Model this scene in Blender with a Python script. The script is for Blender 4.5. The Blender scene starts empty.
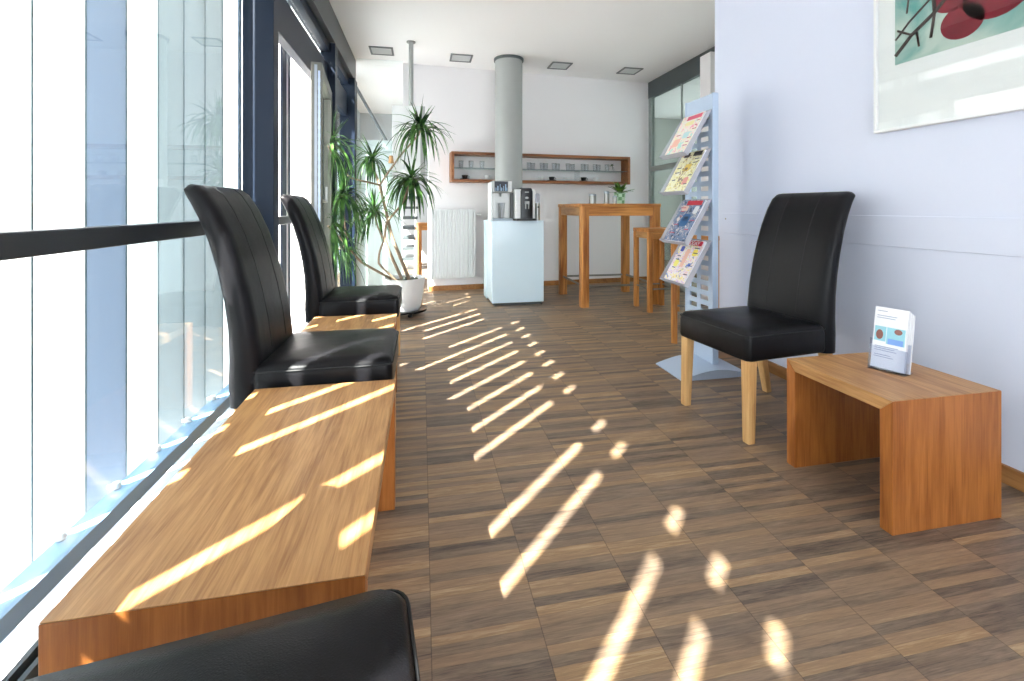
import bpy, bmesh, math, random
from mathutils import Vector, Matrix
random.seed(7)
SC = bpy.context.scene
COL = SC.collection
R = math.radians

# ------------------------------------------------------------------ camera
cam_d = bpy.data.cameras.new('camera'); cam = bpy.data.objects.new('camera', cam_d); COL.objects.link(cam)
cam.location = (0, 0, 1.0)
cam.rotation_euler = (R(90), 0, R(-11.2))
cam_d.sensor_fit = 'HORIZONTAL'; cam_d.sensor_width = 36; cam_d.lens = 36 * 455 / 1024
cam_d.shift_x = 0; cam_d.shift_y = -(340.5 - 208) / 1024
cam_d.clip_start = 0.05
SC.camera = cam
# ------------------------------------------------------------------ view, world, sun
SC.view_settings.view_transform = 'Standard'; SC.view_settings.look = 'None'
SC.view_settings.gamma = 1; SC.view_settings.use_curve_mapping = False
SC.view_settings.exposure = 1.0
w = bpy.data.worlds.new('sky'); SC.world = w; w.use_nodes = True
bg = w.node_tree.nodes['Background']; bg.inputs[0].default_value = (0.90, 0.94, 1.0, 1); bg.inputs[1].default_value = 2.9
sd = bpy.data.lights.new('sun', 'SUN'); sun = bpy.data.objects.new('sun', sd); COL.objects.link(sun)
sd.energy = 30; sd.angle = R(0.6); sd.color = (1.0, 0.945, 0.885)
sun.rotation_euler = Vector((1, 0.985, -1.43)).to_track_quat('-Z', 'Y').to_euler()

# ------------------------------------------------------------------ materials
def lin(c):
    return tuple(((v / 255) / 12.92 if v <= 10 else (((v / 255) + .055) / 1.055) ** 2.4) for v in c) + (1,)
def new_mat(name):
    m = bpy.data.materials.new(name); m.use_nodes = True
    nt = m.node_tree; b = nt.nodes['Principled BSDF']
    return m, nt, b
def N(nt, t, **kw):
    n = nt.nodes.new(t)
    for k, v in kw.items():
        if k in n.inputs: n.inputs[k].default_value = v
        else: setattr(n, k, v)
    return n
def plain(name, rgb, rough=.5, metal=0, spec=.5, noise=0.0, scale=40, bump=0.0, coat=0):
    m, nt, b = new_mat(name)
    c = lin(rgb)
    b.inputs['Base Color'].default_value = c; b.inputs['Roughness'].default_value = rough
    b.inputs['Metallic'].default_value = metal; b.inputs['Specular IOR Level'].default_value = spec
    b.inputs['Coat Weight'].default_value = coat
    tc = N(nt, 'ShaderNodeTexCoord'); nz = N(nt, 'ShaderNodeTexNoise', Scale=scale, Detail=3.0)
    nt.links.new(tc.outputs['Object'], nz.inputs['Vector'])
    if noise > 0:
        mx = N(nt, 'ShaderNodeMixRGB', blend_type='MULTIPLY'); mx.inputs[0].default_value = noise
        mx.inputs[1].default_value = c
        nt.links.new(nz.outputs['Fac'], mx.inputs[2]); nt.links.new(mx.outputs[0], b.inputs['Base Color'])
    if bump > 0:
        bp = N(nt, 'ShaderNodeBump', Strength=bump, Distance=.002)
        nt.links.new(nz.outputs['Fac'], bp.inputs['Height']); nt.links.new(bp.outputs[0], b.inputs['Normal'])
    return m
def wood(name, c1, c2, axis, rough=.42, sc=1.0, knots=0.0):
    m, nt, b = new_mat(name)
    tc = N(nt, 'ShaderNodeTexCoord'); mp = N(nt, 'ShaderNodeMapping')
    s = [70 * sc, 70 * sc, 70 * sc]; s[axis] = 3.0 * sc
    mp.inputs['Scale'].default_value = s
    nt.links.new(tc.outputs['Object'], mp.inputs['Vector'])
    n1 = N(nt, 'ShaderNodeTexNoise', Scale=1.0, Detail=6.0, Roughness=.65, Distortion=.3)
    nt.links.new(mp.outputs[0], n1.inputs['Vector'])
    mp2 = N(nt, 'ShaderNodeMapping'); s2 = [9 * sc] * 3; s2[axis] = 1.1 * sc; mp2.inputs['Scale'].default_value = s2
    nt.links.new(tc.outputs['Object'], mp2.inputs['Vector'])
    n2 = N(nt, 'ShaderNodeTexNoise', Scale=1.0, Detail=2.0, Distortion=1.2)
    nt.links.new(mp2.outputs[0], n2.inputs['Vector'])
    ad = N(nt, 'ShaderNodeMath', operation='MULTIPLY_ADD'); ad.inputs[1].default_value = .55
    nt.links.new(n1.outputs['Fac'], ad.inputs[0])
    mu = N(nt, 'ShaderNodeMath', operation='MULTIPLY'); mu.inputs[1].default_value = .45 + knots
    nt.links.new(n2.outputs['Fac'], mu.inputs[0]); nt.links.new(mu.outputs[0], ad.inputs[2])
    cr = N(nt, 'ShaderNodeValToRGB'); cr.color_ramp.elements[0].position = .37; cr.color_ramp.elements[1].position = .6
    cr.color_ramp.elements[0].color = lin(c2); cr.color_ramp.elements[1].color = lin(c1)
    nt.links.new(ad.outputs[0], cr.inputs[0]); nt.links.new(cr.outputs[0], b.inputs['Base Color'])
    b.inputs['Roughness'].default_value = rough; b.inputs['Specular IOR Level'].default_value = .4
    bp = N(nt, 'ShaderNodeBump', Strength=.12, Distance=.001)
    nt.links.new(n1.outputs['Fac'], bp.inputs['Height']); nt.links.new(bp.outputs[0], b.inputs['Normal'])
    return m
def glass(name, tint=(1, 1, 1), gloss=.12, rough=0.0, fres=1.45):
    m, nt, b = new_mat(name); nt.nodes.remove(b)
    out = nt.nodes['Material Output']
    tr = N(nt, 'ShaderNodeBsdfTransparent'); tr.inputs[0].default_value = tint + (1,)
    gl = N(nt, 'ShaderNodeBsdfGlossy', Roughness=rough)
    fr = N(nt, 'ShaderNodeFresnel', IOR=fres); mx = N(nt, 'ShaderNodeMixShader')
    ge = N(nt, 'ShaderNodeNewGeometry'); ma = N(nt, 'ShaderNodeMath', operation='MULTIPLY_ADD')   # same reflectance on both faces of a pane
    ma.inputs[1].default_value = 1 / fres - fres; ma.inputs[2].default_value = fres
    nt.links.new(ge.outputs['Backfacing'], ma.inputs[0]); nt.links.new(ma.outputs[0], fr.inputs['IOR'])
    nt.links.new(fr.outputs[0], mx.inputs[0]); nt.links.new(tr.outputs[0], mx.inputs[1]); nt.links.new(gl.outputs[0], mx.inputs[2])
    nt.links.new(mx.outputs[0], out.inputs[0])
    return m
def milk(name, col, trans, dif=.15, clear=0.0):
    """frosted glass: mostly scatters light through, a bit reflects"""
    m, nt, b = new_mat(name); nt.nodes.remove(b)
    out = nt.nodes['Material Output']
    tl = N(nt, 'ShaderNodeBsdfTranslucent'); tl.inputs[0].default_value = tuple(v * trans for v in col) + (1,)
    df = N(nt, 'ShaderNodeBsdfDiffuse'); df.inputs[0].default_value = tuple(v * dif for v in col) + (1,)
    tc = N(nt, 'ShaderNodeTexCoord'); mp = N(nt, 'ShaderNodeMapping'); mp.inputs['Scale'].default_value = (60, 60, .6)
    nz = N(nt, 'ShaderNodeTexNoise', Scale=1.0, Detail=2.0)
    nt.links.new(tc.outputs['Object'], mp.inputs[0]); nt.links.new(mp.outputs[0], nz.inputs[0])
    mc = N(nt, 'ShaderNodeMixRGB', blend_type='MULTIPLY'); mc.inputs[0].default_value = .18
    mc.inputs[1].default_value = tuple(v * trans for v in col) + (1,)
    nt.links.new(nz.outputs['Fac'], mc.inputs[2]); nt.links.new(mc.outputs[0], tl.inputs[0])
    ad = N(nt, 'ShaderNodeAddShader')
    nt.links.new(tl.outputs[0], ad.inputs[0]); nt.links.new(df.outputs[0], ad.inputs[1])
    last = ad
    if clear > 0:
        tr = N(nt, 'ShaderNodeBsdfTransparent'); mx = N(nt, 'ShaderNodeMixShader'); mx.inputs[0].default_value = clear
        nt.links.new(ad.outputs[0], mx.inputs[1]); nt.links.new(tr.outputs[0], mx.inputs[2]); last = mx
    nt.links.new(last.outputs[0], out.inputs[0])
    return m
def leather(name):
    m, nt, b = new_mat(name)
    b.inputs['Base Color'].default_value = (.007, .0066, .0078, 1); b.inputs['Roughness'].default_value = .36
    b.inputs['Specular IOR Level'].default_value = .17
    tc = N(nt, 'ShaderNodeTexCoord'); v = N(nt, 'ShaderNodeTexVoronoi', Scale=260.0, feature='DISTANCE_TO_EDGE')
    nz = N(nt, 'ShaderNodeTexNoise', Scale=9.0, Detail=2.0)
    nt.links.new(tc.outputs['Object'], v.inputs['Vector']); nt.links.new(tc.outputs['Object'], nz.inputs['Vector'])
    bp = N(nt, 'ShaderNodeBump', Strength=.25, Distance=.0015); nt.links.new(v.outputs['Distance'], bp.inputs['Height'])
    b2 = N(nt, 'ShaderNodeBump', Strength=.25, Distance=.01); nt.links.new(nz.outputs['Fac'], b2.inputs['Height'])
    nt.links.new(b2.outputs[0], bp.inputs['Normal']); nt.links.new(bp.outputs[0], b.inputs['Normal'])
    return m
def parquet():
    m, nt, b = new_mat('parquet_oak')
    L = nt.links.new
    tc = N(nt, 'ShaderNodeTexCoord'); sp = N(nt, 'ShaderNodeSeparateXYZ'); L(tc.outputs['Object'], sp.inputs[0])
    def M(op, a, bb=None, c=None):
        n = N(nt, 'ShaderNodeMath', operation=op)
        for i, v in enumerate((a, bb, c)):
            if v is None: continue
            if isinstance(v, (int, float)): n.inputs[i].default_value = v
            else: L(v, n.inputs[i])
        return n.outputs[0]
    CW = .258
    xs = M('DIVIDE', M('SUBTRACT', sp.outputs[0], .021), CW)
    ci = M('FLOOR', xs); xf = M('FRACT', xs)
    wn = N(nt, 'ShaderNodeTexWhiteNoise', noise_dimensions='1D'); L(ci, wn.inputs['W'])
    off = wn.outputs['Value']
    def strip(wd, seed):
        ys = M('ADD', M('DIVIDE', sp.outputs[1], wd), M('MULTIPLY', off, 7.3))
        yi = M('FLOOR', ys)
        cb = N(nt, 'ShaderNodeCombineXYZ'); L(ci, cb.inputs[0]); L(yi, cb.inputs[1]); cb.inputs[2].default_value = seed
        q = N(nt, 'ShaderNodeTexWhiteNoise', noise_dimensions='3D'); L(cb.outputs[0], q.inputs['Vector'])
        return M('FRACT', ys), q.outputs['Value'], cb.outputs[0]
    f1, r1, v1 = strip(.0258, 1.0)
    f2, r2, v2 = strip(.0774, 5.0)
    # grain: noise stretched across the room, shifted per strip
    mp = N(nt, 'ShaderNodeMapping'); mp.inputs['Scale'].default_value = (7, 110, 1)
    L(tc.outputs['Object'], mp.inputs[0])
    va = N(nt, 'ShaderNodeVectorMath', operation='ADD'); L(mp.outputs[0], va.inputs[0])
    vs = N(nt, 'ShaderNodeVectorMath', operation='SCALE'); vs.inputs['Scale'].default_value = 3.7; L(v1, vs.inputs[0]); L(vs.outputs[0], va.inputs[1])
    g = N(nt, 'ShaderNodeTexNoise', Scale=1.0, Detail=5.0, Roughness=.65, Distortion=.8); L(va.outputs[0], g.inputs[0])
    mpb = N(nt, 'ShaderNodeMapping'); mpb.inputs['Scale'].default_value = (3, 14, 1); L(tc.outputs['Object'], mpb.inputs[0])
    g2 = N(nt, 'ShaderNodeTexNoise', Scale=1.0, Detail=3.0, Distortion=1.5); L(mpb.outputs[0], g2.inputs[0])
    mpc = N(nt, 'ShaderNodeMapping'); mpc.inputs['Scale'].default_value = (22, 420, 1); L(tc.outputs['Object'], mpc.inputs[0])
    g3 = N(nt, 'ShaderNodeTexNoise', Scale=1.0, Detail=4.0, Roughness=.7, Distortion=.5); L(mpc.outputs[0], g3.inputs[0])
    fine = M('MULTIPLY', M('SUBTRACT', g3.outputs['Fac'], .5), .36)
    t = M('ADD', M('ADD', fine, M('MULTIPLY', r1, .34), M('MULTIPLY', r2, .24)),
          M('ADD', M('MULTIPLY', g.outputs['Fac'], .52), M('MULTIPLY', g2.outputs['Fac'], .28)))
    cr = N(nt, 'ShaderNodeValToRGB'); e = cr.color_ramp.elements
    e[0].position = .31; e[0].color = lin((74, 57, 44)); e[1].position = .90; e[1].color = lin((190, 166, 136))
    k = e.new(.54); k.color = lin((128, 105, 84)); k = e.new(.71); k.color = lin((150, 124, 98))
    L(t, cr.inputs[0])
    hu = N(nt, 'ShaderNodeHueSaturation'); L(cr.outputs[0], hu.inputs['Color'])
    L(M('ADD', M('MULTIPLY', r1, .35), .80), hu.inputs['Saturation'])
    # joints
    ex = M('MINIMUM', xf, M('SUBTRACT', 1.0, xf)); jx = M('LESS_THAN', ex, .0045)
    ey = M('MINIMUM', f1, M('SUBTRACT', 1.0, f1)); jy = M('MULTIPLY', M('LESS_THAN', ey, .03), .45)
    j = M('MAXIMUM', jx, jy)
    mx = N(nt, 'ShaderNodeMixRGB', blend_type='MULTIPLY'); L(M('MULTIPLY', j, .55), mx.inputs[0]); L(hu.outputs[0], mx.inputs[1]); mx.inputs[2].default_value = (.15, .12, .1, 1)
    L(mx.outputs[0], b.inputs['Base Color'])
    L(M('ADD', M('MULTIPLY', g.outputs['Fac'], .22), .34), b.inputs['Roughness'])
    b.inputs['Specular IOR Level'].default_value = .45
    bp = N(nt, 'ShaderNodeBump', Strength=.15, Distance=.001); L(g.outputs['Fac'], bp.inputs['Height']); L(bp.outputs[0], b.inputs['Normal'])
    return m

M = dict(
    floor=parquet(),
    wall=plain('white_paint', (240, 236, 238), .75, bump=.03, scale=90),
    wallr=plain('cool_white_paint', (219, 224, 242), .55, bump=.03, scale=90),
    ceil=plain('ceiling_paint', (247, 244, 244), .85),
    navy=plain('navy_metal', (20, 32, 50), .45, spec=.25, noise=.1, scale=4),
    rail=plain('dark_metal', (38, 42, 48), .35, spec=.5, noise=.1, scale=10),
    greybeam=plain('grey_beam_paint', (112, 114, 116), .5, noise=.1, scale=5),
    alu=plain('aluminium', (158, 168, 178), .4, metal=.15, noise=.1, scale=20),
    steel=plain('brushed_steel', (158, 157, 153), .32, metal=1, noise=.1, scale=60),
    palegrey=plain('pale_grey_metal', (188, 204, 226), .4, metal=.15, noise=.05, scale=8),
    darkgrey=plain('dark_grey_metal', (74, 82, 84), .45, noise=.1, scale=9),
    olive=plain('olive_grey_profile', (104, 104, 96), .45, noise=.1, scale=9),
    white=plain('white_lacquer', (236, 237, 238), .35, noise=.03, scale=12),
    black=plain('black_plastic', (22, 23, 26), .3, noise=.1, scale=30),
    column=plain('grey_column_paint', (168, 170, 168), .5, noise=.05, scale=5),
    edge=plain('glass_edge', (110, 128, 134), .3, noise=.1, scale=9),
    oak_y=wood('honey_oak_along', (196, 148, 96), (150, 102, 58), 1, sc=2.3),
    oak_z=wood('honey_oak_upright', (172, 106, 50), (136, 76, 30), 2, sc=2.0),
    leg=wood('pale_oak_leg', (222, 178, 122), (196, 146, 90), 2, sc=1.3),
    bar_x=wood('beech_across', (216, 152, 84), (150, 86, 38), 0, knots=.03),
    bar_z=wood('beech_upright', (216, 152, 84), (150, 84, 36), 2, knots=.03),
    shelf=wood('shelf_oak', (164, 106, 64), (120, 72, 40), 0),
    skirt=wood('skirting_oak', (176, 124, 74), (140, 92, 52), 1),
    leather=leather('black_leather'),
    seam=plain('leather_stitching', (10, 10, 12), .6, noise=.1, scale=50),
    glass=glass('clear_glass', (.93, .97, .97)),
    cup=glass('tumbler_glass', (.95, .96, .97), fres=1.6),
    acryl=glass('acrylic', (.86, .88, .93), fres=1.5, rough=.05),
    trayp=milk('cloudy_acrylic', (.90, .90, .98), .35, .45, .45),
    frost=milk('frosted_partition_glass', (.90, 1.0, 1.0), .50, .30, .06),
    pw=milk('white_facade_glass', (1, .99, .98), .62, .3),
    pf=milk('clear_white_facade_glass', (1, .985, .97), .76, .4),
    pb=milk('blue_facade_glass', (.74, .84, 1.0), .235, .25),
    pt=milk('teal_facade_glass', (.89, .97, 1.0), .235, .25),
    pz=milk('pale_facade_glass', (.95, 1.0, 1.0), .48, .3),
    cubeg=plain('pale_aqua_glass_front', (222, 243, 255), .12, spec=.6, noise=.02, scale=6),
    darkglass=glass('tinted_glass', (.72, .76, .73), fres=1.6),
    stairwall=plain('stairwell_paint', (196, 198, 200), .8, noise=.05, scale=3),
    backwall=plain('grey_green_room', (172, 174, 168), .8, noise=.1, scale=2),
    soil=plain('potting_soil', (48, 36, 28), .9, noise=.6, scale=80, bump=.6),
    pot=plain('white_ceramic', (228, 230, 232), .3, noise=.04, scale=12),
    bark=plain('pale_bark', (168, 146, 122), .8, noise=.5, scale=60, bump=.4),
    paper=plain('paper', (238, 238, 242), .6, noise=.04, scale=40),
    concrete=plain('concrete', (170, 172, 172), .8, noise=.2, scale=8),
)
def leafmat(name, a, b_):
    m, nt, b = new_mat(name)
    tc = N(nt, 'ShaderNodeTexCoord'); nz = N(nt, 'ShaderNodeTexNoise', Scale=14.0, Detail=2.0)
    cr = N(nt, 'ShaderNodeValToRGB'); cr.color_ramp.elements[0].color = lin(a); cr.color_ramp.elements[1].color = lin(b_)
    cr.color_ramp.elements[0].position = .38; cr.color_ramp.elements[1].position = .66
    nt.links.new(tc.outputs['Object'], nz.inputs[0]); nt.links.new(nz.outputs['Fac'], cr.inputs[0]); nt.links.new(cr.outputs[0], b.inputs['Base Color'])
    b.inputs['Roughness'].default_value = .4
    tl = N(nt, 'ShaderNodeBsdfTranslucent'); nt.links.new(cr.outputs[0], tl.inputs[0])
    mx = N(nt, 'ShaderNodeMixShader'); mx.inputs[0].default_value = .3
    nt.links.new(b.outputs[0], mx.inputs[1]); nt.links.new(tl.outputs[0], mx.inputs[2]); nt.links.new(mx.outputs[0], nt.nodes['Material Output'].inputs[0])
    return m
M['leaf'] = leafmat('dracaena_leaf', (22, 62, 30), (92, 138, 66))
M['leaf2'] = leafmat('herb_leaf', (30, 70, 24), (110, 160, 50))
_pc = {}
def covermat(base, pal, seed):
    m, nt, b = new_mat('cover_%d' % seed)
    tc = N(nt, 'ShaderNodeTexCoord'); vo = N(nt, 'ShaderNodeTexNoise', Scale=26.0, Detail=3.0, Distortion=1.0)
    mp = N(nt, 'ShaderNodeMapping'); mp.inputs['Location'].default_value = (seed * 3.1, seed * 1.7, 0)
    nt.links.new(tc.outputs['Object'], mp.inputs[0]); nt.links.new(mp.outputs[0], vo.inputs[0])
    cr = N(nt, 'ShaderNodeValToRGB'); cr.color_ramp.interpolation = 'CONSTANT'; e = cr.color_ramp.elements
    e[0].position = 0; e[0].color = lin(pal[0]); e[1].position = .38; e[1].color = lin(pal[1])
    for p_, c_ in ((.45, base), (.54, pal[2]), (.58, base), (.64, pal[3])): k = e.new(p_); k.color = lin(c_)
    nt.links.new(vo.outputs['Fac'], cr.inputs[0]); nt.links.new(cr.outputs[0], b.inputs['Base Color']); b.inputs['Roughness'].default_value = .3
    return m
PAL = [[(180, 225, 215), (250, 215, 205), (240, 230, 170), (240, 160, 175)], [(150, 130, 120), (235, 220, 150), (246, 240, 225), (190, 165, 140)],
       [(50, 64, 90), (104, 130, 165), (215, 205, 200), (80, 92, 120)], [(130, 145, 205), (245, 225, 150), (238, 190, 175), (190, 150, 215)]]
def ink(rgb):
    if rgb not in _pc: _pc[rgb] = plain('ink_%02x%02x%02x' % rgb, rgb, .35, noise=.08, scale=120)
    return _pc[rgb]

# ------------------------------------------------------------------ mesh helpers
def setp(o, label=None, cat=None, group=None, kind=None):
    if label: o['label'] = label
    if cat: o['category'] = cat
    if group: o['group'] = group
    if kind: o['kind'] = kind
    return o
def obj(name, bm, mat, parent=None, smooth=False, bevel=0, loc=None, rot=None, sharp=40):
    me = bpy.data.meshes.new(name)
    bmesh.ops.recalc_face_normals(bm, faces=bm.faces)
    bm.to_mesh(me); bm.free()
    mats = mat if isinstance(mat, (list, tuple)) else [mat]
    for mm in mats: me.materials.append(mm)
    o = bpy.data.objects.new(name, me); COL.objects.link(o)
    if parent: o.parent = parent
    if loc: o.location = loc
    if rot: o.rotation_euler = rot
    if smooth:
        for p in me.polygons: p.use_smooth = True
        try: me.set_sharp_from_angle(angle=R(sharp))
        except Exception: pass
    if bevel:
        md = o.modifiers.new('bevel', 'BEVEL'); md.width = bevel; md.segments = 2; md.limit_method = 'ANGLE'
    return o
def empty(name, loc=(0, 0, 0), rz=0, label=None, cat=None, group=None):
    o = bpy.data.objects.new(name, None); COL.objects.link(o); o.location = loc; o.rotation_euler = (0, 0, rz)
    o.empty_display_size = .05
    return setp(o, label, cat, group)
def B(): return bmesh.new()
def box(bm, x0, x1, y0, y1, z0, z1, mi=0, mat=None):
    vs = [bm.verts.new((x, y, z)) for z in (z0, z1) for y in (y0, y1) for x in (x0, x1)]
    fs = [(0, 1, 3, 2), (4, 6, 7, 5), (0, 4, 5, 1), (2, 3, 7, 6), (0, 2, 6, 4), (1, 5, 7, 3)]
    for f in fs:
        F = bm.faces.new([vs[i] for i in f]); F.material_index = mi
    if mat is not None: bmesh.ops.transform(bm, matrix=mat, verts=vs)
    return bm
def boxm(*a, **k): return box(B(), *a, **k)
def loft(bm, rings, cap=True, mi=0):
    vr = [[bm.verts.new(p) for p in r] for r in rings]
    n = len(rings[0])
    for a, b in zip(vr, vr[1:]):
        for i in range(n):
            F = bm.faces.new((a[i], a[(i + 1) % n], b[(i + 1) % n], b[i])); F.material_index = mi
    if cap:
        for r in (vr[0], vr[-1]):
            F = bm.faces.new(r); F.material_index = mi
    return bm
def lathe(bm, prof, seg=24, c=(0, 0), mi=0, cap=True):
    rings = [[(c[0] + r * math.cos(2 * math.pi * i / seg), c[1] + r * math.sin(2 * math.pi * i / seg), z) for i in range(seg)] for r, z in prof]
    return loft(bm, rings, cap, mi)
def tube(bm, pts, r, seg=8, mi=0, cap=True):
    pts = [Vector(p) for p in pts]
    rr = r if isinstance(r, (list, tuple)) else [r] * len(pts)
    rings = []; up = Vector((0, 0, 1)); prev = None
    for i, p in enumerate(pts):
        d = (pts[min(i + 1, len(pts) - 1)] - pts[max(i - 1, 0)]).normalized()
        if prev is None:
            a = d.cross(up if abs(d.z) < .9 else Vector((1, 0, 0))).normalized()
        else:
            a = (prev - d * prev.dot(d)).normalized()
        prev = a; b = d.cross(a)
        rings.append([tuple(p + (a * math.cos(2 * math.pi * k / seg) + b * math.sin(2 * math.pi * k / seg)) * rr[i]) for k in range(seg)])
    return loft(bm, rings, cap, mi)
def rrect(hx, hy, r, z, n=5, cx=0, cy=0):
    out = []
    for q, (sx, sy) in enumerate(((1, 1), (-1, 1), (-1, -1), (1, -1))):
        for i in range(n + 1):
            a = (q + i / n) * math.pi / 2
            out.append((cx + sx * (hx - r) + r * math.cos(a), cy + sy * (hy - r) + r * math.sin(a), z))
    return out
def quad(bm, pts, mi=0):
    F = bm.faces.new([bm.verts.new(p) for p in pts]); F.material_index = mi; return bm
def dup(root):
    r = root.copy(); COL.objects.link(r)
    for ch in root.children:
        c = ch.copy(); COL.objects.link(c); c.parent = r
        for g in ch.children:
            d = g.copy(); COL.objects.link(d); d.parent = c
    return r
def struct(name, bm, mat, **k):
    return setp(obj(name, bm, mat, **k), kind='structure')
def text_mesh(name, s, size, mat, parent, loc, rot=(0, 0, 0), ext=.0004):
    cu = bpy.data.curves.new(name, 'FONT'); cu.body = s; cu.size = size; cu.extrude = ext; cu.align_x = 'LEFT'
    t = bpy.data.objects.new(name, cu); COL.objects.link(t)
    bpy.context.view_layer.update()
    me = bpy.data.meshes.new_from_object(t.evaluated_get(bpy.context.evaluated_depsgraph_get()))
    bpy.data.objects.remove(t)
    o = bpy.data.objects.new(name, me); COL.objects.link(o); me.materials.clear(); me.materials.append(mat)
    o.parent = parent; o.location = loc; o.rotation_euler = rot
    return o

# ------------------------------------------------------------------ room shell
H = 2.72
XG = -.85                    # window plane
WX = 2.09                    # right wall
YB = -3.0                    # wall behind the camera
WXL, WYL, WXR, WYR = -.22, 5.55, 3.05, 5.78     # far wall ends
WA = math.atan2(WYR - WYL, WXR - WXL)
struct('floor', boxm(-.80, 5.2, YB, 9.0, -.12, 0), M['floor'])
struct('ceiling', boxm(-.76, 5.2, YB, 9.0, H, H + .2), M['ceil'])
bm = B()
box(bm, -1.0, 5.2, YB - .15, YB, -.1, .25); box(bm, -1.0, 5.2, YB - .15, YB, 2.6, H + .1)
box(bm, -1.0, -.7, YB - .15, YB, .25, 2.6); box(bm, 2.0, 5.2, YB - .15, YB, .25, 2.6)
struct('wall_back', bm, M['wall'])
struct('window_0', boxm(-.7, 2.0, YB - .08, YB - .07, .25, 2.6), M['glass'])  # unseen glazed opening, added so sky light fills in from behind the camera
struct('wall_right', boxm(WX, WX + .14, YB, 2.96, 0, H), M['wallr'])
struct('wall_right_alcove', boxm(WX + .14, 5.2, 2.84, 2.96, 0, H), M['wall'])
# far wall with doorway at its left end
FW = Matrix.Translation((WXL, WYL, 0)) @ Matrix.Rotation(WA, 4, 'Z')
L = math.hypot(WXR - WXL, WYR - WYL)
bm = B()
box(bm, .30, L + .1, 0, .15, 0, H, mat=FW)
box(bm, 0, .30, 0, .15, 2.12, H, mat=FW)
struct('wall_far', bm, M['wall'])
struct('baseboard_far', box(B(), .30, L - .02, -.018, 0, 0, .06, mat=FW), M['skirt'])
struct('baseboard_right', boxm(WX - .018, WX, YB, 2.96, 0, .065), M['skirt'], bevel=.003)
# band along the right wall
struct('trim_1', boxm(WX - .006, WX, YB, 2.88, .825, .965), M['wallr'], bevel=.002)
sc_ = obj('wall_screw', lathe(B(), [(.006, 0), (.006, .003), (.001, .004)], 10), M['steel'], rot=(0, R(-90), 0), loc=(WX - .006, 2.83, .925))
setp(sc_, 'small round screw near the far end of the white wall band', 'screw')

# glazed partition on the right, in the alcove
bm = B()
PX = 3.05
box(bm, PX, PX + .06, 2.96, 5.77, 2.50, H)
struct('trim_2', bm, M['darkgrey'])
bm = B(); box(bm, PX, PX + .06, 5.70, 5.76, 0, 2.5); box(bm, PX + .02, PX + .04, 4.985, 4.997, 0, 2.5)
box(bm, PX - .005, PX + .065, 2.96, 5.70, 1.50, 1.56); box(bm, PX, PX + .06, 2.96, 5.70, 0, .06)
struct('trim_3', bm, plain('light_grey_profile', (150, 156, 152), .5, noise=.05))
struct('window_1', boxm(PX + .025, PX + .035, 2.96, 5.70, .06, 2.5), M['darkglass'])
struct('trim_4', boxm(2.93, 3.04, 4.22, 4.40, 0, 2.62), M['wall'])
bm = B(); box(bm, 5.0, 5.15, 2.96, 9, 0, .6); box(bm, 5.0, 5.15, 2.96, 9, 2.6, H)
for y_ in (2.96, 5.4, 7.8): box(bm, 5.0, 5.15, y_, y_ + .3, .6, 2.6)
struct('wall_side_room', bm, M['backwall'])
struct('window_50', boxm(5.06, 5.07, 3.26, 7.8, .6, 2.6), M['glass'])  # unseen window, added to bring daylight through the partition to the far end
struct('wall_side_room_far', box(B(), PX + .0, 5.0, 8.0, 8.1, 0, H), M['backwall'])

# room beyond the far wall (stairwell)
struct('wall_stairwell', boxm(-1.2, 5.15, 8.6, 8.75, 0, H), M['stairwall'])
bm = B(); box(bm, -1.25, -1.1, 5.6, 8.6, 2.0, H); box(bm, -1.25, -1.1, 8.0, 8.6, 0, 2.0)
struct('wall_stairwell_left', bm, M['stairwall'])
struct('ceiling_stairwell', boxm(-1.25, -.76, 5.6, 8.75, H, H + .2), M['ceil'])
struct('floor_stairwell', boxm(-1.25, -.80, 5.6, 8.75, -.12, 0), M['floor'])

# ------------------------------------------------------------------ left: curtain wall
# outer skin of narrow glass panels, gaps between them let the sun through
PXO = -1.16; PITCH = .2135; Y0 = 1.562; TILT = .052; T = .010
closed = set()
for c in (1.39, .72):
    closed.add(round((c - 2.247) / .213) - 2)
kinds = {-1: 'pw', 0: 'pw', 1: 'pb', 2: 'pz', 3: 'pt', 4: 'pt', 5: 'pt', 6: 'pz'}
n = 2
for k in range(-21, 17):
    ya = Y0 + k * PITCH; dx = 0.0 if (k + 1) in closed else TILT      # slats stand slightly turned, so sun slips between them
    kd = kinds.get(k, 'pf' if k > 6 else ('pt' if k % 3 else 'pw'))
    ang = -math.atan2(dx, PITCH); LEN = math.hypot(dx, PITCH)
    o = struct('window_%d' % n, boxm(-T / 2, T / 2, .004, LEN - .004, -.9, 3.3), M[kd], loc=(PXO, ya, 0), rot=(0, 0, ang))
    e = B(); box(e, -T / 2 - .001, T / 2 + .001, LEN - .006, LEN, -.9, 3.3)
    obj('panel_edge', e, M['edge'], o)
    n += 1
# inner glazing and its frames
struct('window_%d' % n, boxm(XG - .006, XG, YB, 2.50, .16, 2.165), M['glass']); n += 1
struct('window_%d' % n, boxm(XG - .006, XG, YB, 2.50, .03, .113), M['glass']); n += 1
struct('window_%d' % n, boxm(XG - .006, XG, YB, 2.50, 2.29, 2.455), M['glass']); n += 1
struct('window_%d' % n, boxm(XG - .006, XG, 4.38, 5.36, .05, 2.03), M['glass']); n += 1
struct('window_%d' % n, boxm(XG - .006, XG, 4.38, 5.36, 2.285, 2.38), M['glass']); n += 1
struct('window_%d' % n, boxm(XG - .006, XG, 2.60, 4.26, 2.285, 2.38), M['glass']); n += 1
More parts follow.
